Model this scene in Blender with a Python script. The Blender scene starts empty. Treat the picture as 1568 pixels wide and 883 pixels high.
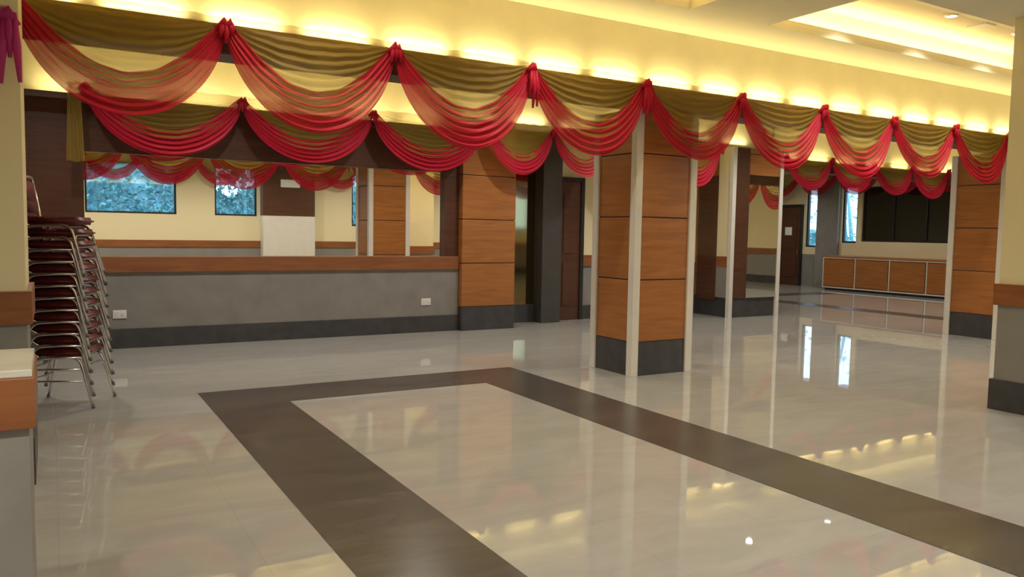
import bpy, bmesh, math, random
from mathutils import Vector, Matrix
random.seed(7)
S=bpy.context.scene
COL=S.collection
try:
    S.view_settings.view_transform='Standard'; S.view_settings.look='None'; S.view_settings.exposure=0.0
except Exception as e: print(e)

# ------------------------------------------------------------ materials
def newmat(name):
    m=bpy.data.materials.new(name); m.use_nodes=True
    nt=m.node_tree; b=nt.nodes.get('Principled BSDF'); return m,nt,b
def L(nt,a,b): nt.links.new(a,b)
def plain(name,col,rough=.5,metal=0,spec=.5,noise=0.0,scale=6,emis=None,es=0):
    m,nt,b=newmat(name)
    b.inputs['Base Color'].default_value=(*col,1); b.inputs['Roughness'].default_value=rough
    b.inputs['Metallic'].default_value=metal; b.inputs['Specular IOR Level'].default_value=spec
    if noise>0:
        tc=nt.nodes.new('ShaderNodeTexCoord'); n=nt.nodes.new('ShaderNodeTexNoise'); n.inputs['Scale'].default_value=scale; n.inputs['Detail'].default_value=5
        L(nt,tc.outputs['Object'],n.inputs['Vector'])
        r=nt.nodes.new('ShaderNodeValToRGB')
        r.color_ramp.elements[0].position=.3; r.color_ramp.elements[1].position=.7
        r.color_ramp.elements[0].color=(*[c*(1-noise) for c in col],1); r.color_ramp.elements[1].color=(*[min(1,c*(1+noise)) for c in col],1)
        L(nt,n.outputs['Fac'],r.inputs[0]); L(nt,r.outputs[0],b.inputs['Base Color'])
    if emis:
        b.inputs['Emission Color'].default_value=(*emis,1); b.inputs['Emission Strength'].default_value=es
    return m
def wood(name,c1,c2,rough=.35,vertical=False):
    m,nt,b=newmat(name)
    tc=nt.nodes.new('ShaderNodeTexCoord'); mp=nt.nodes.new('ShaderNodeMapping')
    mp.inputs['Scale'].default_value=(12,12,1.2) if vertical else (1.2,1.2,14)
    n=nt.nodes.new('ShaderNodeTexNoise'); n.inputs['Scale'].default_value=1.6; n.inputs['Detail'].default_value=7; n.inputs['Distortion'].default_value=.6
    L(nt,tc.outputs['Object'],mp.inputs[0]); L(nt,mp.outputs[0],n.inputs['Vector'])
    r=nt.nodes.new('ShaderNodeValToRGB'); r.color_ramp.elements[0].position=.3; r.color_ramp.elements[1].position=.72
    r.color_ramp.elements[0].color=(*c1,1); r.color_ramp.elements[1].color=(*c2,1)
    L(nt,n.outputs['Fac'],r.inputs[0]); L(nt,r.outputs[0],b.inputs['Base Color']); b.inputs['Roughness'].default_value=rough
    return m
YEL=(.80,.71,.45)
M_yel=plain('yellow_wall_paint',YEL,.7,noise=.03)
M_ceil=plain('ceiling_paint',(.78,.72,.50),.8,noise=.02)
M_grey=plain('grey_laminate',(.25,.235,.215),.5,noise=.10,scale=4)
M_base=plain('dark_skirting_stone',(.055,.053,.054),.35,noise=.2,scale=8)
M_wood=wood('orange_teak_veneer',(.31,.115,.028),(.44,.17,.042))
M_rail=wood('rail_wood',(.22,.075,.026),(.32,.12,.04))
M_dark=wood('dark_brown_veneer',(.070,.025,.012),(.11,.040,.018),.4)
M_groove=plain('joint_groove',(.06,.02,.008),.6)
M_white=plain('cream_painted_post',(.72,.69,.62),.4,noise=.03)
M_plast=plain('white_plastic',(.8,.8,.78),.35)
M_chrome=plain('chrome_tube',(.78,.76,.74),.2,metal=1)
M_seat=plain('burgundy_vinyl',(.15,.020,.02),.45,noise=.25,scale=20)
M_foot=plain('grey_rubber',(.16,.16,.16),.6)
M_black=plain('black_frame',(.02,.018,.017),.4)
M_slate=plain('charcoal_laminate',(.06,.055,.05),.4,noise=.1)
M_dkglass=plain('dark_tinted_glass',(.02,.015,.01),.05,spec=.8)
M_olive=plain('smoked_mirror',(.27,.22,.11),.06,metal=1)
M_mirror=plain('mirror_silver',(.95,.95,.94),.008,metal=1)
M_tray=plain('tray_paint',(.85,.77,.52),.8)
M_lamp=plain('lamp_diffuser',(1,.95,.8),.4,emis=(1,.96,.85),es=14)
M_marb=plain('ledge_marble_top',(.62,.60,.52),.2,noise=.1,scale=5)

def dadomat():
    m,nt,b=newmat('dado_painted_wall')
    g=nt.nodes.new('ShaderNodeNewGeometry'); s=nt.nodes.new('ShaderNodeSeparateXYZ'); L(nt,g.outputs['Position'],s.inputs[0])
    c=nt.nodes.new('ShaderNodeMath'); c.operation='GREATER_THAN'; c.inputs[1].default_value=.98; L(nt,s.outputs['Z'],c.inputs[0])
    n=nt.nodes.new('ShaderNodeTexNoise'); n.inputs['Scale'].default_value=3; L(nt,g.outputs['Position'],n.inputs['Vector'])
    mg=nt.nodes.new('ShaderNodeMix'); mg.data_type='RGBA'; L(nt,n.outputs['Fac'],mg.inputs['Factor'])
    mg.inputs[6].default_value=(.22,.207,.19,1); mg.inputs[7].default_value=(.28,.265,.245,1)
    mx=nt.nodes.new('ShaderNodeMix'); mx.data_type='RGBA'; L(nt,c.outputs[0],mx.inputs['Factor'])
    L(nt,mg.outputs[2],mx.inputs[6]); mx.inputs[7].default_value=(*YEL,1)
    L(nt,mx.outputs[2],b.inputs['Base Color']); b.inputs['Roughness'].default_value=.6
    return m
M_wall=dadomat()

def floormat(name,ca,cb,rough,tile,ior=1.65):
    m,nt,b=newmat(name)
    g=nt.nodes.new('ShaderNodeNewGeometry')
    mp=nt.nodes.new('ShaderNodeMapping'); mp.inputs['Scale'].default_value=(.5,1.6,1); mp.inputs['Rotation'].default_value=(0,0,.5)
    L(nt,g.outputs['Position'],mp.inputs[0])
    n=nt.nodes.new('ShaderNodeTexNoise'); n.inputs['Scale'].default_value=2.2; n.inputs['Detail'].default_value=9; n.inputs['Roughness'].default_value=.62; n.inputs['Distortion'].default_value=1.2
    L(nt,mp.outputs[0],n.inputs['Vector'])
    r=nt.nodes.new('ShaderNodeValToRGB'); r.color_ramp.elements[0].position=.32; r.color_ramp.elements[1].position=.68
    r.color_ramp.elements[0].color=(*ca,1); r.color_ramp.elements[1].color=(*cb,1); L(nt,n.outputs['Fac'],r.inputs[0])
    br=nt.nodes.new('ShaderNodeTexBrick'); br.offset=0; br.inputs['Scale'].default_value=1
    br.inputs['Brick Width'].default_value=tile; br.inputs['Row Height'].default_value=tile; br.inputs['Mortar Size'].default_value=.002
    br.inputs['Color1'].default_value=(1,1,1,1); br.inputs['Color2'].default_value=(.97,.97,.97,1); br.inputs['Mortar'].default_value=(.88,.87,.85,1)
    L(nt,g.outputs['Position'],br.inputs['Vector'])
    mx=nt.nodes.new('ShaderNodeMix'); mx.data_type='RGBA'; mx.blend_type='MULTIPLY'; mx.inputs['Factor'].default_value=1
    L(nt,r.outputs[0],mx.inputs[6]); L(nt,br.outputs['Color'],mx.inputs[7]); L(nt,mx.outputs[2],b.inputs['Base Color'])
    b.inputs['Roughness'].default_value=rough; b.inputs['IOR'].default_value=ior
    n2=nt.nodes.new('ShaderNodeTexNoise'); n2.inputs['Scale'].default_value=2.0; n2.inputs['Detail'].default_value=0; L(nt,g.outputs['Position'],n2.inputs['Vector'])
    bp=nt.nodes.new('ShaderNodeBump'); bp.inputs['Strength'].default_value=.04; bp.inputs['Distance'].default_value=.01
    L(nt,n2.outputs['Fac'],bp.inputs['Height']); L(nt,bp.outputs[0],b.inputs['Normal'])
    return m
M_floor=floormat('polished_cream_tile',(.395,.385,.35),(.455,.445,.41),.022,.8)
M_bord=floormat('polished_dark_tile',(.055,.048,.043),(.088,.078,.070),.24,.65,1.5)

def cloth(name,col,op_lo,op_hi,trans):
    m=bpy.data.materials.new(name); m.use_nodes=True; nt=m.node_tree; nt.nodes.clear()
    o=nt.nodes.new('ShaderNodeOutputMaterial')
    d=nt.nodes.new('ShaderNodeBsdfDiffuse'); d.inputs[0].default_value=(*col,1)
    t=nt.nodes.new('ShaderNodeBsdfTranslucent'); t.inputs[0].default_value=(*col,1)
    mx=nt.nodes.new('ShaderNodeMixShader'); mx.inputs[0].default_value=trans; L(nt,d.outputs[0],mx.inputs[1]); L(nt,t.outputs[0],mx.inputs[2])
    sh=nt.nodes.new('ShaderNodeBsdfGlossy'); sh.inputs[0].default_value=(*[min(1,c*.6+.4) for c in col],1); sh.inputs['Roughness'].default_value=.45
    m2=nt.nodes.new('ShaderNodeMixShader'); m2.inputs[0].default_value=.04; L(nt,mx.outputs[0],m2.inputs[1]); L(nt,sh.outputs[0],m2.inputs[2])
    tr=nt.nodes.new('ShaderNodeBsdfTransparent')
    at=nt.nodes.new('ShaderNodeAttribute'); at.attribute_name='density'
    mr=nt.nodes.new('ShaderNodeMapRange'); mr.inputs['To Min'].default_value=op_lo; mr.inputs['To Max'].default_value=op_hi
    L(nt,at.outputs['Fac'],mr.inputs['Value'])
    m3=nt.nodes.new('ShaderNodeMixShader'); L(nt,mr.outputs[0],m3.inputs[0]); L(nt,tr.outputs[0],m3.inputs[1]); L(nt,m2.outputs[0],m3.inputs[2])
    L(nt,m3.outputs[0],o.inputs[0]); return m
M_red=cloth('crimson_sheer_cloth',(.60,.016,.048),.86,1.0,.22)
M_och=cloth('ochre_sheer_cloth',(.47,.325,.055),.55,.97,.38)
M_pur=cloth('magenta_sheer_cloth',(.60,.05,.28),.85,1.0,.35)

# ------------------------------------------------------------ mesh helpers
def obj_from_bm(bm,name,mats,parent=None,smooth=False):
    me=bpy.data.meshes.new(name); bm.normal_update(); bm.to_mesh(me); bm.free()
    for m in (mats if isinstance(mats,(list,tuple)) else [mats]): me.materials.append(m)
    if smooth:
        for p in me.polygons: p.use_smooth=True
    o=bpy.data.objects.new(name,me); COL.objects.link(o)
    if parent: o.parent=parent
    return o
def empty(name,loc=(0,0,0)):
    e=bpy.data.objects.new(name,None); e.location=loc; COL.objects.link(e); return e
def addbox(bm,x0,x1,y0,y1,z0,z1,mi=0):
    vs=[bm.verts.new((x,y,z)) for x in (x0,x1) for y in (y0,y1) for z in (z0,z1)]
    for f in ((0,1,3,2),(4,6,7,5),(0,4,5,1),(2,3,7,6),(0,2,6,4),(1,5,7,3)):
        fc=bm.faces.new([vs[i] for i in f]); fc.material_index=mi
def box(name,x0,x1,y0,y1,z0,z1,mat,parent=None,bev=0):
    bm=bmesh.new(); addbox(bm,x0,x1,y0,y1,z0,z1)
    bmesh.ops.recalc_face_normals(bm,faces=bm.faces)
    if bev>0: bmesh.ops.bevel(bm,geom=bm.edges[:],offset=bev,segments=2,affect='EDGES',profile=.5)
    return obj_from_bm(bm,name,mat,parent)
def sweep(bm,pts,r,mi=0,seg=8,closed=False):
    pts=[Vector(p) for p in pts]; n=len(pts); rings=[]
    up=Vector((0.03,.02,1)).normalized(); prev=None
    for i,p in enumerate(pts):
        a=pts[max(i-1,0)]; b=pts[min(i+1,n-1)]; t=(b-a).normalized()
        if prev is None:
            ref=up if abs(t.dot(up))<.9 else Vector((0,1,0)); nx=t.cross(ref).normalized()
        else:
            nx=(prev-t*prev.dot(t)).normalized()
        prev=nx; ny=t.cross(nx)
        rr=r[i] if isinstance(r,(list,tuple)) else r
        rings.append([bm.verts.new(p+(nx*math.cos(2*math.pi*k/seg)+ny*math.sin(2*math.pi*k/seg))*rr) for k in range(seg)])
    for i in range(n-1):
        for k in range(seg):
            f=bm.faces.new((rings[i][k],rings[i][(k+1)%seg],rings[i+1][(k+1)%seg],rings[i+1][k])); f.material_index=mi; f.smooth=True
    for rg in (rings[0][::-1],rings[-1]):
        f=bm.faces.new(rg); f.material_index=mi
def fillet(pts,rad,n=5):
    pts=[Vector(p) for p in pts]; out=[pts[0]]
    for i in range(1,len(pts)-1):
        a,b,c=pts[i-1],pts[i],pts[i+1]
        d1=(a-b); d2=(c-b); r=min(rad,d1.length*.45,d2.length*.45)
        p1=b+d1.normalized()*r; p2=b+d2.normalized()*r
        for k in range(n+1):
            t=k/n; out.append(p1*(1-t)**2+b*2*t*(1-t)+p2*t*t)
    out.append(pts[-1]); return out
def gridwall(name,axis,p0,p1,u0,u1,z0,z1,holes,mat):
    us=sorted(set([u0,u1]+[h[0] for h in holes]+[h[1] for h in holes])); zs=sorted(set([z0,z1]+[h[2] for h in holes]+[h[3] for h in holes]))
    bm=bmesh.new()
    for a,b in zip(us,us[1:]):
        for c,d in zip(zs,zs[1:]):
            um,zm=(a+b)/2,(c+d)/2
            if any(h[0]<um<h[1] and h[2]<zm<h[3] for h in holes): continue
            if axis=='x': addbox(bm,a,b,p0,p1,c,d)
            else: addbox(bm,p0,p1,a,b,c,d)
    bmesh.ops.recalc_face_normals(bm,faces=bm.faces)
    return obj_from_bm(bm,name,mat)

CZ=3.63
# ------------------------------------------------------------ floor
XR=20.0; YB=19.5; YF=-2.0; XL=-1.5
box('floor',XL-.2,XR+.2,YF-.2,YB+.2,-.12,0,M_floor)
bm=bmesh.new()
addbox(bm,1.11,4.37,6.77,7.45,0.0,.003); addbox(bm,1.11,1.76,-1.2,6.77,0.0,.003); addbox(bm,3.70,4.37,-1.2,6.77,0.0,.003); addbox(bm,1.76,3.70,-1.2,-.55,0.0,.003)
obj_from_bm(bm,'trim_1',M_bord)
bm=bmesh.new()
addbox(bm,14.3,14.85,7.4,14.2,0.0,.003); addbox(bm,14.85,18.2,13.65,14.2,0,.003); addbox(bm,14.85,18.2,7.4,7.95,0,.003)
obj_from_bm(bm,'trim_2',M_bord)

# ------------------------------------------------------------ ceiling with trays
TY0,TY1=3.95,5.70
trays=[(.6,5.26),(6.31,11.4),(12.6,17.6)]
bm=bmesh.new()
addbox(bm,XL-.2,XR+.2,TY1,YB+.2,CZ,CZ+.06); addbox(bm,XL-.2,XR+.2,YF-.2,TY0,CZ,CZ+.06)
xs=[XL-.2]+[v for t in trays for v in t]+[XR+.2]
for i in range(0,len(xs),2): addbox(bm,xs[i],xs[i+1],TY0,TY1,CZ,CZ+.06)
addbox(bm,XL-.2,XR+.2,YF-.2,YB+.2,4.06,4.12)
bmesh.ops.recalc_face_normals(bm,faces=bm.faces)
obj_from_bm(bm,'ceiling',M_ceil)
for i,(a,b) in enumerate(trays):
    e=empty('ceiling_tray' if i==0 else 'ceiling_tray.%03d'%i)
    bm=bmesh.new(); q=.28
    A,B,C,D=a-q,b+q,TY0-q,TY1+q
    addbox(bm,A,B,D,D+.04,CZ+.06,4.06); addbox(bm,A,B,C-.04,C,CZ+.06,4.06); addbox(bm,A-.04,A,C,D,CZ+.06,4.06); addbox(bm,B,B+.04,C,D,CZ+.06,4.06)
    addbox(bm,A,B,C,D,4.02,4.06)
    addbox(bm,a-.03,b+.03,TY1,TY1+.03,CZ+.06,CZ+.10); addbox(bm,a-.03,a,TY0,TY1,CZ+.06,CZ+.10); addbox(bm,b,b+.03,TY0,TY1,CZ+.06,CZ+.10)
    bmesh.ops.recalc_face_normals(bm,faces=bm.faces)
    obj_from_bm(bm,'tray_recess',M_tray,e)
def area(name,loc,sx,sy,power,col,rot=(0,0,0),parent=None):
    l=bpy.data.lights.new(name,'AREA'); l.shape='RECTANGLE'; l.size=sx; l.size_y=sy; l.energy=power; l.color=col
    o=bpy.data.objects.new(name,l); o.location=loc; o.rotation_euler=rot; COL.objects.link(o)
    if parent: o.parent=parent
    return o
WARM=(1,.80,.42)
cl=empty('cove_light_strips')
for (a,b) in trays:
    L_=b-a
    area('cove_lamp_far',((a+b)/2,TY1+.14,CZ+.12),L_,.05,26*L_/5,WARM,(math.pi-.3,0,0),cl)
    area('cove_lamp_near',((a+b)/2,TY0-.14,CZ+.12),L_,.05,12*L_/5,WARM,(math.pi+.3,0,0),cl)
    area('cove_lamp_side',(a-.14,(TY0+TY1)/2,CZ+.12),.05,1.6,7,WARM,(math.pi,-.3,0),cl)
    area('cove_lamp_side',(b+.14,(TY0+TY1)/2,CZ+.12),.05,1.6,7,WARM,(math.pi,.3,0),cl)
box('ceiling_beam',XL,XR,2.95,3.95,3.42,CZ-.002,M_ceil)

# ------------------------------------------------------------ walls
windows_f=[(.78,3.0,1.83,3.2),(4.0,5.16,1.83,3.2),(8.0,10.0,1.6,3.2),(12.5,15.0,1.6,3.2)]
gridwall('wall_front','x',YF-.2,YF,XL-.2,XR+.2,0,CZ,windows_f,M_wall)
holes_r=[(11.5,14.35,1.40,2.95),(14.5,15.0,1.35,3.0),(15.85,16.27,1.2,3.0)]
gridwall('wall_right','y',XR,XR+.2,YF,YB+.2,0,CZ,holes_r,M_wall)
gridwall('wall_left','y',XL-.2,XL,YF,6.0,0,CZ,[],M_wall)
box('wall_left_alcove',-1.5,-.75,6.05,10.95,0,CZ,M_dark)
gridwall('wall_wing_back','x',YB,YB+.2,12.2,XR+.2,0,CZ,[],M_wall)
box('wall_wing_left',12.0,12.2,11.2,YB+.2,0,CZ,M_wall)
box('wall_recess',6.23,12.0,11.2,11.4,0,CZ,M_wall)
e=empty('wall_back')
box('wall_body',-.75,5.29,10.72,10.95,0,CZ,M_yel,e)
box('panel_left',-.75,.35,10.69,10.72,1.12,3.0,M_dark,e)
box('panel_right',5.06,5.29,10.62,10.72,1.12,3.0,M_dark,e)
box('panel_top',.35,5.06,10.66,10.72,2.37,3.0,M_dark,e)
box('low_wall',-.75,5.29,10.6,10.72,.24,.93,M_grey,e)
box('rail_wood',-.75,5.29,10.57,10.72,.93,1.12,M_rail,e,.004)
box('baseboard_back',-.75,5.29,10.585,10.72,0,.24,M_base)
box('wall_mirror',.35,5.06,10.70,10.719,1.12,2.37,M_mirror)
def rail(i,axis,p,dirn,u0,u1):
    lo,hi=(p,p+.03*dirn) if dirn>0 else (p+.03*dirn,p)
    if axis=='x':
        box('trim_%d'%i,u0,u1,lo,hi,.93,1.12,M_rail); box('baseboard_%d'%i,u0,u1,lo,hi,0,.24,M_base)
    else:
        box('trim_%d'%i,lo,hi,u0,u1,.93,1.12,M_rail); box('baseboard_%d'%i,lo,hi,u0,u1,0,.24,M_base)
rail(3,'x',YF,1,XL+.03,XR-.03); rail(4,'y',XR,-1,YF+.03,9.3); rail(5,'y',XR,-1,17.5,YB-.03)
rail(6,'y',12.2,1,11.25,YB-.03); rail(7,'x',YB,-1,12.25,XR-.03); rail(8,'x',11.2,-1,8.0,10.6); rail(9,'y',XL,1,YF+.03,5.15)
e=empty('smoked_mirror_panel'); box('glass',6.27,6.98,11.15,11.195,.30,2.7,M_olive,e); box('base',6.24,6.98,11.13,11.195,0,.30,M_base,e); box('head',6.24,6.98,11.13,11.195,2.7,3.1,M_dark,e)
box('trim_10',6.98,7.35,10.9,11.198,0,CZ-.002,M_slate)
def door(name,axis,p,u0,u1,z1,d,mat=M_dark):
    bm=bmesh.new(); p=p+d*.003
    def B(a,b,c,dd,t0,t1,mi):
        lo,hi=sorted((p+d*t0,p+d*t1))
        if axis=='x': addbox(bm,a,b,lo,hi,c,dd,mi)
        else: addbox(bm,lo,hi,a,b,c,dd,mi)
    B(u0,u0+.07,0,z1,0,.07,1);B(u1-.07,u1,0,z1,0,.07,1);B(u0+.07,u1-.07,z1-.07,z1,0,.07,1)
    B(u0+.07,u1-.07,.005,z1-.07,.0,.04,0)
    B(u0+.2,u1-.2,.25,1.0,.04,.055,0);B(u0+.2,u1-.2,1.15,z1-.3,.04,.055,0)
    B(u0+.1,u0+.13,.95,1.1,.04,.09,2)
    bmesh.ops.recalc_face_normals(bm,faces=bm.faces)
    obj_from_bm(bm,name,[mat,M_black,M_chrome])
door('door_1','x',11.2,7.36,7.98,2.45,-1)
door('door_2','y',XR,16.35,17.4,2.5,-1)
box('door_sign',XR-.075,XR-.061,16.72,16.98,1.55,1.8,M_plast)

def fascia(name,x0,x1,y):
    e=empty(name)
    box('fascia_board',x0,x1,y,y+.2,3.02,CZ-.002,M_yel,e)
    box('beam_clad',x0,x1,y-.13,y+.2,2.80,3.02,M_dark,e)
    return e
fascia('bulkhead_beam',-1.5,XR,6.42)
fascia('bulkhead_beam.001',12.2,XR,10.75)
box('light_shelf',-.75,5.29,10.40,10.62,2.93,3.0,M_dark)
box('light_shelf.001',6.24,10.6,10.95,11.13,3.1,3.17,M_dark)
box('fascia_board_recess',5.29,12.0,10.62,10.72,3.1,CZ-.002,M_yel)
SC=(1,.83,.40)
def troughlights(x0,x1,y,z,step,power,ln=.54):
    x=x0
    while x<x1:
        area('trough_lamp',(x,y,z),ln,.035,power,SC,(math.pi-.25,0,0),cl); x+=step
troughlights(-.1,19.5,6.37,3.05,.72,3.5)
troughlights(.2,5.2,10.55,3.03,.75,3.4)
troughlights(5.6,11.8,10.55,3.2,.9,2)
troughlights(12.6,19.5,10.69,3.05,.9,3)

# ------------------------------------------------------------ columns
def column(name,x0,x1,y0,y1,z1,posts=True,base=.36):
    e=empty(name,((x0+x1)/2,(y0+y1)/2,0)); ox,oy=e.location.x,e.location.y
    def b(n,a,bb,c,d,z,zz,m,bev=0): return box(n,a-ox,bb-ox,c-oy,d-oy,z,zz,m,e,bev)
    b('base',x0,x1,y0,y1,0,base,M_base)
    z=base; k=0
    while z<z1-.01:
        zt=min(z+.66,z1); b('panel_%d'%k,x0,x1,y0,y1,z+.006,zt-.006,M_wood,.006); z=zt; k+=1
    b('core',x0+.012,x1-.012,y0+.012,y1-.012,base-.01,z1,M_groove)
    if posts:
        w=.09;o=.022;k=0
        for px in (x0-o,x1+o-w):
            for py in (y0-o,y1+o-w):
                b('post_%d'%k,px,px+w,py,py+w,0,z1,M_white,.004); k+=1
    return e
column('column',5.24,6.04,6.40,7.1,2.80)
column('column.001',12.25,13.05,6.40,7.2,2.80)
column('column.002',5.30,6.22,10.5,11.35,3.1,posts=False)
e=column('column.003',10.66,11.9,10.3,11.19,3.1,posts=False)
e=empty('column_mirror'); box('glass',11.06,11.84,10.27,10.298,.36,2.62,M_mirror,e)
box('panel_brown',10.72,11.06,10.28,10.298,.36,3.1,M_dark,e)
box('panel_side',10.63,10.658,10.62,11.12,.3,2.6,M_dark,e); box('strip_side',10.635,10.658,10.34,10.62,.36,3.1,M_wall,e); box('rail_side',10.63,10.658,10.34,10.62,.93,1.12,M_rail,e)
box('post_1',10.62,10.71,10.26,10.34,0,3.1,M_white,e); box('post_2',11.85,11.94,10.26,10.34,0,3.1,M_white,e)
def pcolumn(name,x0,x1,y0,y1):
    e=empty(name)
    box('shaft',x0,x1,y0,y1,0,CZ-.003,M_wall,e); box('rail',x0-.03,x1+.03,y0-.03,y1+.03,.93,1.12,M_rail,e,.004); box('base',x0-.025,x1+.025,y0-.025,y1+.025,0,.27,M_base,e)
pcolumn('painted_column',7.22,8.1,2.96,3.78)
pcolumn('painted_column.001',-1.46,-.13,5.22,5.98)
e=empty('ledge_pedestal')
box('body',-1.46,-.06,2.37,2.75,0,.97,M_grey,e); box('band',-1.465,-.045,2.35,2.77,.97,1.105,M_rail,e,.004); box('top',-1.465,-.05,2.355,2.765,1.105,1.125,M_marb,e,.003)
e=empty('wall_panel'); box('upper',5.25,6.75,YF+.002,YF+.35,1.85,CZ-.003,M_dark,e); box('lower',5.25,6.75,YF+.03,YF+.35,0,1.85,M_white,e)
box('exit_sign',5.75,6.3,YF+.352,YF+.39,2.68,2.9,M_plast)

# ------------------------------------------------------------ windows
M_glass=bpy.data.materials.new('window_glass'); M_glass.use_nodes=True
nt=M_glass.node_tree; nt.nodes.clear(); o=nt.nodes.new('ShaderNodeOutputMaterial'); g=nt.nodes.new('ShaderNodeBsdfGlossy'); g.inputs['Roughness'].default_value=.02
t=nt.nodes.new('ShaderNodeBsdfTransparent'); t.inputs[0].default_value=(.9,.96,1,1); mm=nt.nodes.new('ShaderNodeMixShader'); mm.inputs[0].default_value=.06
L(nt,t.outputs[0],mm.inputs[1]);L(nt,g.outputs[0],mm.inputs[2]);L(nt,mm.outputs[0],o.inputs[0])
wi=0
def window(axis,p,u0,u1,z0,z1,glass,mull):
    global wi; wi+=1
    e=empty('window_%d'%wi); bm=bmesh.new(); f=.05
    def B(bm,a,b,c,d,t=.04):
        if axis=='x': addbox(bm,a,b,p-t,p+t,c,d)
        else: addbox(bm,p-t,p+t,a,b,c,d)
    B(bm,u0,u1,z0,z0+f);B(bm,u0,u1,z1-f,z1);B(bm,u0,u0+f,z0+f,z1-f);B(bm,u1-f,u1,z0+f,z1-f)
    for k in range(1,mull+1):
        u=u0+(u1-u0)*k/(mull+1); B(bm,u-.025,u+.025,z0+f,z1-f)
    obj_from_bm(bm,'frame',M_black,e)
    bm=bmesh.new(); B(bm,u0+f,u1-f,z0+f,z1-f,.004); obj_from_bm(bm,'glass',glass,e)
for i,h in enumerate(windows_f): window('x',YF-.1,*h,M_glass,0 if i<2 else 1)
window('y',XR+.1,*holes_r[0],M_dkglass,2)
window('y',XR+.1,*holes_r[1],M_glass,0); window('y',XR+.1,*holes_r[2],M_glass,0)
box('trim_11',XR-.1,XR,15.05,15.8,0,CZ-.01,M_grey)

# sideboard along far wall
e=empty('sideboard_cabinet')
box('carcass',19.32,19.97,9.8,15.02,.06,.93,M_wood,e); box('worktop',19.28,19.97,9.75,15.05,.93,.98,M_wood,e,.005); box('plinth',19.38,19.97,9.85,15.0,0,.06,M_base,e)
for k in range(5):
    y=9.84+k*1.04
    box('cabinet_door_%d'%k,19.295,19.32,y+.02,y+1.0,.12,.88,M_wood,e,.004); box('edging_%d'%k,19.285,19.32,y+1.0,y+1.025,.06,.93,M_white,e)
box('edging_bottom',19.286,19.32,9.8,15.02,.06,.09,M_white,e); box('edging_top',19.286,19.32,9.8,15.02,.905,.93,M_white,e)

def outlet(name,x,z):
    e=empty(name,(x,10.6,z)); box('plate',-.075,.075,-.012,0,-.05,.05,M_plast,e,.003); 
    box('socket',-.055,-.005,-.016,-.012,-.03,.03,M_white,e,.001); box('switch',.015,.05,-.018,-.012,-.02,.02,M_white,e,.001)
outlet('wall_outlet',.70,.42); outlet('wall_outlet.001',4.76,.45)

# ------------------------------------------------------------ downlights, plus an added fill row
dl=empty('downlights_and_fill')
def downlight(x,y,z,power,size=.05,spot=2.5):
    bm=bmesh.new(); bmesh.ops.create_cone(bm,cap_ends=True,segments=20,radius1=size,radius2=size,depth=.012,matrix=Matrix.Translation((x,y,z-.006)))
    obj_from_bm(bm,'lamp_disc',M_lamp,dl)
    bm=bmesh.new(); sweep(bm,[(x+math.cos(a)*(size+.012),y+math.sin(a)*(size+.012),z-.008) for a in [2*math.pi*k/20 for k in range(21)]],.012)
    obj_from_bm(bm,'lamp_ring',M_plast,dl)
    l=bpy.data.lights.new('downlight','SPOT'); l.energy=power; l.spot_size=spot; l.spot_blend=.7; l.shadow_soft_size=.05; l.color=(1,.94,.87)
    o=bpy.data.objects.new('downlight',l); o.location=(x,y,z-.03); COL.objects.link(o); o.parent=dl
for x in (0,2,4,6,8,10,12,14,16.5,19): downlight(x,9,CZ,125)
for x,y in ((15,13),(18,13),(15,16.5),(18,16.5)): downlight(x,y,CZ,110)
for x in (1.8,4.0,7.4,8.8,10.2,14,16): downlight(x,5.3,4.02,110,spot=2.0)
for x in (-.7,2,4.6,8,12,16): downlight(x,.3,CZ,215,spot=2.8)  # added fill row, out of view, brightens the front wall and left column
bm=bmesh.new(); addbox(bm,9.4,9.62,5.25,5.47,4.005,4.02); obj_from_bm(bm,'ceiling_vent',M_white)

# ------------------------------------------------------------ drapery
def swag(bm,P0,P1,nrm,zt,d0,d1,p0,p1,off,folds,amp,den_fn,mi,seed,nu=44,nv=36,endw=.05):
    lay=bm.verts.layers.float['density']
    rnd=random.Random(seed); ph=[rnd.uniform(0,6.28) for _ in range(6)]
    d1*=rnd.uniform(.95,1.06); g=[]
    for i in range(nu+1):
        u=i/nu; s=max(0,4*u*(1-u)); row=[]
        for j in range(nv+1):
            v=j/nv
            a=-(d0*s**p0 if d0>0 else 0); b=-(endw*(1-s)+d1*s**p1)
            vv=v+.02*math.sin(5*u+ph[0]+6*v)*math.sin(math.pi*v)
            z=a+(b-a)*vv+ .004*math.sin(40*u+ph[1])*(1-v)
            f=math.sin(2*math.pi*folds*vv+ph[2]+.7*math.sin(4*u+ph[3]))+.5*math.sin(2*math.pi*folds*1.9*vv+ph[4]+1.1*math.sin(3*u+ph[5]))
            w=off+.07*s*(.4+.8*v)+amp*f*(.35+.65*s)
            p=P0.lerp(P1,u)+nrm*w; vert=bm.verts.new((p.x,p.y,zt+z)); vert[lay]=den_fn(f,v,u); row.append(vert)
        g.append(row)
    for i in range(nu):
        for j in range(nv):
            q=bm.faces.new((g[i][j],g[i+1][j],g[i+1][j+1],g[i][j+1])); q.material_index=mi; q.smooth=True
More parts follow.
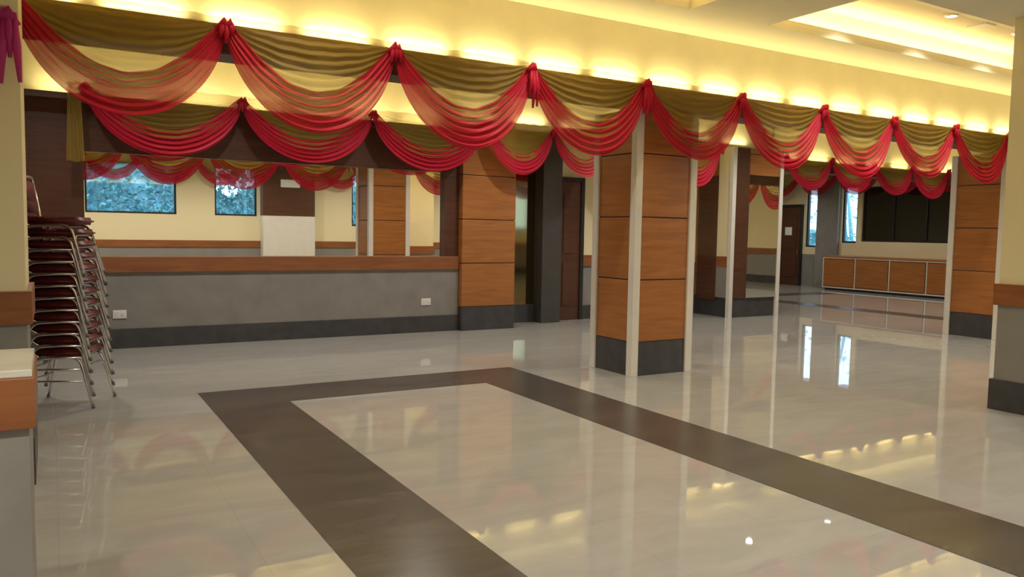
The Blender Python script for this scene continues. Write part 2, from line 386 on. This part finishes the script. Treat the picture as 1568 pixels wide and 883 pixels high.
def knot(bm,P,nrm,zt,mi,sc=1,tail=.12):
    lay=bm.verts.layers.float['density']
    before=set(bm.verts)
    t=Vector((-nrm.y,nrm.x,0))
    for k in range(4):
        a=random.uniform(-1,1)*.03*sc
        q=P+nrm*.06+t*a
        sweep(bm,[(q.x-t.x*.04,q.y-t.y*.04,zt-.09*sc),(q.x+nrm.x*.03,q.y+nrm.y*.03,zt-.02+random.uniform(-.03,.0)),(q.x+t.x*.04,q.y+t.y*.04,zt-.10*sc)],[.018*sc,.026*sc,.018*sc],mi)
    for k in range(3):
        a=(k-1)*.022; q=P+nrm*.075+t*a
        ln=tail*random.uniform(.7,1.2)
        sweep(bm,[(q.x,q.y,zt-.04),(q.x+nrm.x*.02+t.x*a*.5,q.y+nrm.y*.02+t.y*a*.5,zt-.04-ln*.5),(q.x+t.x*a,q.y+t.y*a,zt-.04-ln)],[.014,.022,.010],mi)
    for v in bm.verts:
        if v not in before: v[lay]=1
def valance(name,pts,nrm,zt,drop=.72,red=M_red,och=M_och,detail=1,tails=()):
    e=empty(name); nrm=Vector(nrm)
    bo=bmesh.new(); bo.verts.layers.float.new('density'); br=bmesh.new(); br.verts.layers.float.new('density')
    P=[Vector((x,y,0)) for x,y in pts]
    for k in range(len(P)-1):
        sd=k*13+len(name)*7
        nu,nv=(44,48) if detail else (26,20)
        swag(bo,P[k],P[k+1],nrm,zt+.02,0,drop*.80,1,.85,.015,9,.016,lambda f,v,u:min(1,max(0,.45+.45*f+(.5 if v<.12 else 0))),0,sd,nu,nv,.10)
        swag(br,P[k],P[k+1],nrm,zt+.01,drop*.60,drop,1.15,.66,.05,5.5,.018,lambda f,v,u:min(1,max(0,.6+.4*f)),0,sd+5,nu,nv,.10)
    for k,p in enumerate(P): knot(br,p,nrm,zt+.01,0,1.0,.34 if k in tails else .13)
    obj_from_bm(bo,'ochre_sheer',och,e,True); obj_from_bm(br,'red_swag',red,e,True); return e
v1=[(-.19+1.335*k,6.24) for k in range(16)]
v1=[p for p in v1 if p[0]<XR]
valance('swag_valance',v1,(0,-1,0),3.035,.79,tails=(3,4))
ev=valance('swag_valance.001',[(.37+1.73*k,10.38) for k in range(4)],(0,-1,0),3.12,.79)
valance('swag_valance.002',[(5.56,10.33),(6.75,10.33),(7.9,10.33),(9.1,10.33),(10.3,10.33)],(0,-1,0),3.12,.76,detail=0)
valance('swag_valance.003',[(19.85,17.75-1.35*k) for k in range(7)],(-1,0,0),3.42,.70,detail=0)
valance('swag_valance.004',[(-.6+1.36*k,YF+.1) for k in range(5)]+[(6.9+1.36*k,YF+.1) for k in range(5)],(0,1,0),3.40,.72,detail=0)
valance('swag_valance.005',[(12.3+1.35*k,10.58) for k in range(6)],(0,-1,0),3.1,.68,detail=0)
valance('swag_valance.006',[(-1.42,5.16),(-.17,5.16)],(0,-1,0),2.66,.42,red=M_pur,detail=1,tails=(1,))
def tail(name,x,y,z0,z1,w,mat,par):
    bm=bmesh.new(); lay=bm.verts.layers.float.new('density'); g=[]
    for i in range(31):
        u=i/30; row=[]
        for j in range(17):
            v=j/16; ww=w*(.75+.35*v)
            f=math.sin(u*2*math.pi*4)
            q=bm.verts.new((x+(u-.5)*ww,y+.02*f,z0+(z1-z0)*v+.01*math.sin(9*u)*v)); q[lay]=.7+.3*f; row.append(q)
        g.append(row)
    for i in range(30):
        for j in range(16):
            fc=bm.faces.new((g[i][j],g[i+1][j],g[i+1][j+1],g[i][j+1])); fc.smooth=True
    return obj_from_bm(bm,name,mat,par,True)
tail('drape_tail',.26,10.31,3.12,2.22,.17,M_och,ev)

# ------------------------------------------------------------ chairs
def chair_mesh():
    bm=bmesh.new()
    for s in (-1,1):
        sweep(bm,fillet([(.285,s*.235,.0),(.175,s*.210,.42),(-.17,s*.210,.405),(-.26,s*.23,0)],.08,5),.0125,0)
        sweep(bm,fillet([(-.12,s*.19,.40),(-.20,s*.195,.45),(-.25,s*.195,.76)],.06,4),.0125,0)
        for fx in (.285,-.26): sweep(bm,[(fx,s*(.235 if fx>0 else .23),0),(fx,s*(.235 if fx>0 else .23),.025)],.0145,3)
    sweep(bm,fillet([(.272,-.234,.05),(.2,-.212,.335),(.2,.212,.335),(.272,.234,.05)],.06,5),.011,0)
    sweep(bm,fillet([(-.248,-.195,.74),(-.258,-.195,.81),(-.258,.195,.81),(-.248,.195,.74)],.07,5),.0125,0)
    sweep(bm,[(-.215,-.217,.22),(-.215,.217,.22)],.009,0)
    sweep(bm,[(.225,-.22,.22),(-.215,-.22,.22)],.008,0)
    b2=bmesh.new(); addbox(b2,-.19,.225,-.205,.205,.42,.482); bmesh.ops.recalc_face_normals(b2,faces=b2.faces); bmesh.ops.bevel(b2,geom=b2.edges[:],offset=.024,segments=3,affect='EDGES')
    for f in b2.faces: f.material_index=1; f.smooth=True
    b3=bmesh.new(); addbox(b3,-.016,.016,-.175,.175,-.09,.09); bmesh.ops.recalc_face_normals(b3,faces=b3.faces); bmesh.ops.bevel(b3,geom=b3.edges[:],offset=.014,segments=3,affect='EDGES')
    bmesh.ops.transform(b3,matrix=Matrix.Translation((-.243,0,.69))@Matrix.Rotation(-.16,4,'Y'),verts=b3.verts)
    for f in b3.faces: f.material_index=1; f.smooth=True
    me=bpy.data.meshes.new('banquet_chair')
    for b in (b2,b3):
        t=bpy.data.meshes.new('t'); b.to_mesh(t); b.free(); bm.from_mesh(t)
    bm.to_mesh(me); bm.free()
    for m in (M_chrome,M_seat,M_seat,M_foot): me.materials.append(m)
    return me
cm=chair_mesh()
for i in range(12):
    o=bpy.data.objects.new('banquet_chair' if i==0 else 'banquet_chair.%03d'%i,cm); COL.objects.link(o)
    o.location=(.10-.005*i,7.52+random.uniform(-.006,.006),.098*i); o.rotation_euler=(0,0,-.38+random.uniform(-.03,.03))

# ------------------------------------------------------------ outside
def leafmat():
    m,nt,b=newmat('bluish_foliage')
    g=nt.nodes.new('ShaderNodeNewGeometry'); r=nt.nodes.new('ShaderNodeValToRGB')
    r.color_ramp.elements[0].color=(.14,.36,.38,1); r.color_ramp.elements[1].color=(.40,.70,.75,1)
    L(nt,g.outputs['Random Per Island'],r.inputs[0]); L(nt,r.outputs[0],b.inputs['Base Color']); b.inputs['Roughness'].default_value=.8
    return m
M_leaf=leafmat()
M_hedge=plain('far_hedge_leaves',(.20,.46,.52),.9,noise=.4,scale=4)
def foliage(name,x0,x1,y0,y1,z,n):
    bm=bmesh.new()
    for k in range(n):
        c=Vector((random.uniform(x0,x1),random.uniform(y0,y1),.3+(z-.3)*random.random()**.8))
        d=Vector((random.gauss(0,1),random.gauss(0,1),random.gauss(0,1))).normalized(); e_=d.orthogonal().normalized(); s=random.uniform(.05,.12)
        vs=[bm.verts.new(c+d*s),bm.verts.new(c+e_*s*.5),bm.verts.new(c-d*s),bm.verts.new(c-e_*s*.5)]
        bm.faces.new(vs)
    for k in range(6):
        x=x0+(x1-x0)*(k+.5)/6; y=(y0+y1)/2
        sweep(bm,[(x,y,-.13),(x+.1,y,1.5),(x-.1,y+.1,z*.9)],[.12,.08,.04])
    return obj_from_bm(bm,name,M_leaf)
foliage('garden_trees',-2,11,-7.0,-5.0,5.0,13000)
foliage('garden_trees.001',24,26,14,24,3.6,1500)
def hedge(name,x0,x1,y0,y1,z):
    bm=bmesh.new(); n=60
    ax=(x1-x0)>(y1-y0); g=[]
    for i in range(n+1):
        row=[]
        for j in range(21):
            u=i/n; v=j/20; r=.35*math.sin(u*37+v*5)*math.cos(v*11+u*9)+random.uniform(-.12,.12)
            top=z*(1+.18*math.sin(u*23)+.08*math.sin(u*61))
            if ax: row.append(bm.verts.new((x0+(x1-x0)*u,y0+r,-.13+top*v)))
            else: row.append(bm.verts.new((x0+r,y0+(y1-y0)*u,-.13+top*v)))
        g.append(row)
    for i in range(n):
        for j in range(20): bm.faces.new((g[i][j],g[i+1][j],g[i+1][j+1],g[i][j+1]))
    return obj_from_bm(bm,name,M_hedge,None,True)
hedge('boundary_hedge',-6,18,-8.6,-8.5,3.6); hedge('boundary_hedge.001',27.5,27.6,10,30,1.8)
box('ground',-12,40,-14,32,-.4,-.13,plain('lawn_ground',(.12,.16,.08),.9,noise=.3))

# ------------------------------------------------------------ world
w=bpy.data.worlds.new('World'); S.world=w; w.use_nodes=True; nt=w.node_tree
bg=nt.nodes['Background']; bg.inputs[0].default_value=(.60,.80,1,1); bg.inputs[1].default_value=3.5

# ------------------------------------------------------------ camera
VP1=(77,343); VP2=(2830,390); f=1200.; cx,cy=784.,441.5
X=Vector((VP2[0]-cx,-(VP2[1]-cy),-f)).normalized(); Y=Vector((VP1[0]-cx,-(VP1[1]-cy),-f)); Y=(Y-X*Y.dot(X)).normalized(); Z=X.cross(Y)
cam=bpy.data.cameras.new('camera'); co=bpy.data.objects.new('camera',cam); COL.objects.link(co)
R=Matrix(((X.x,X.y,X.z),(Y.x,Y.y,Y.z),(Z.x,Z.y,Z.z)))
co.matrix_world=Matrix.Translation((0,0,1.5))@R.to_4x4()
cam.sensor_width=36; cam.lens=f/1568*36; cam.clip_start=.05
S.camera=co
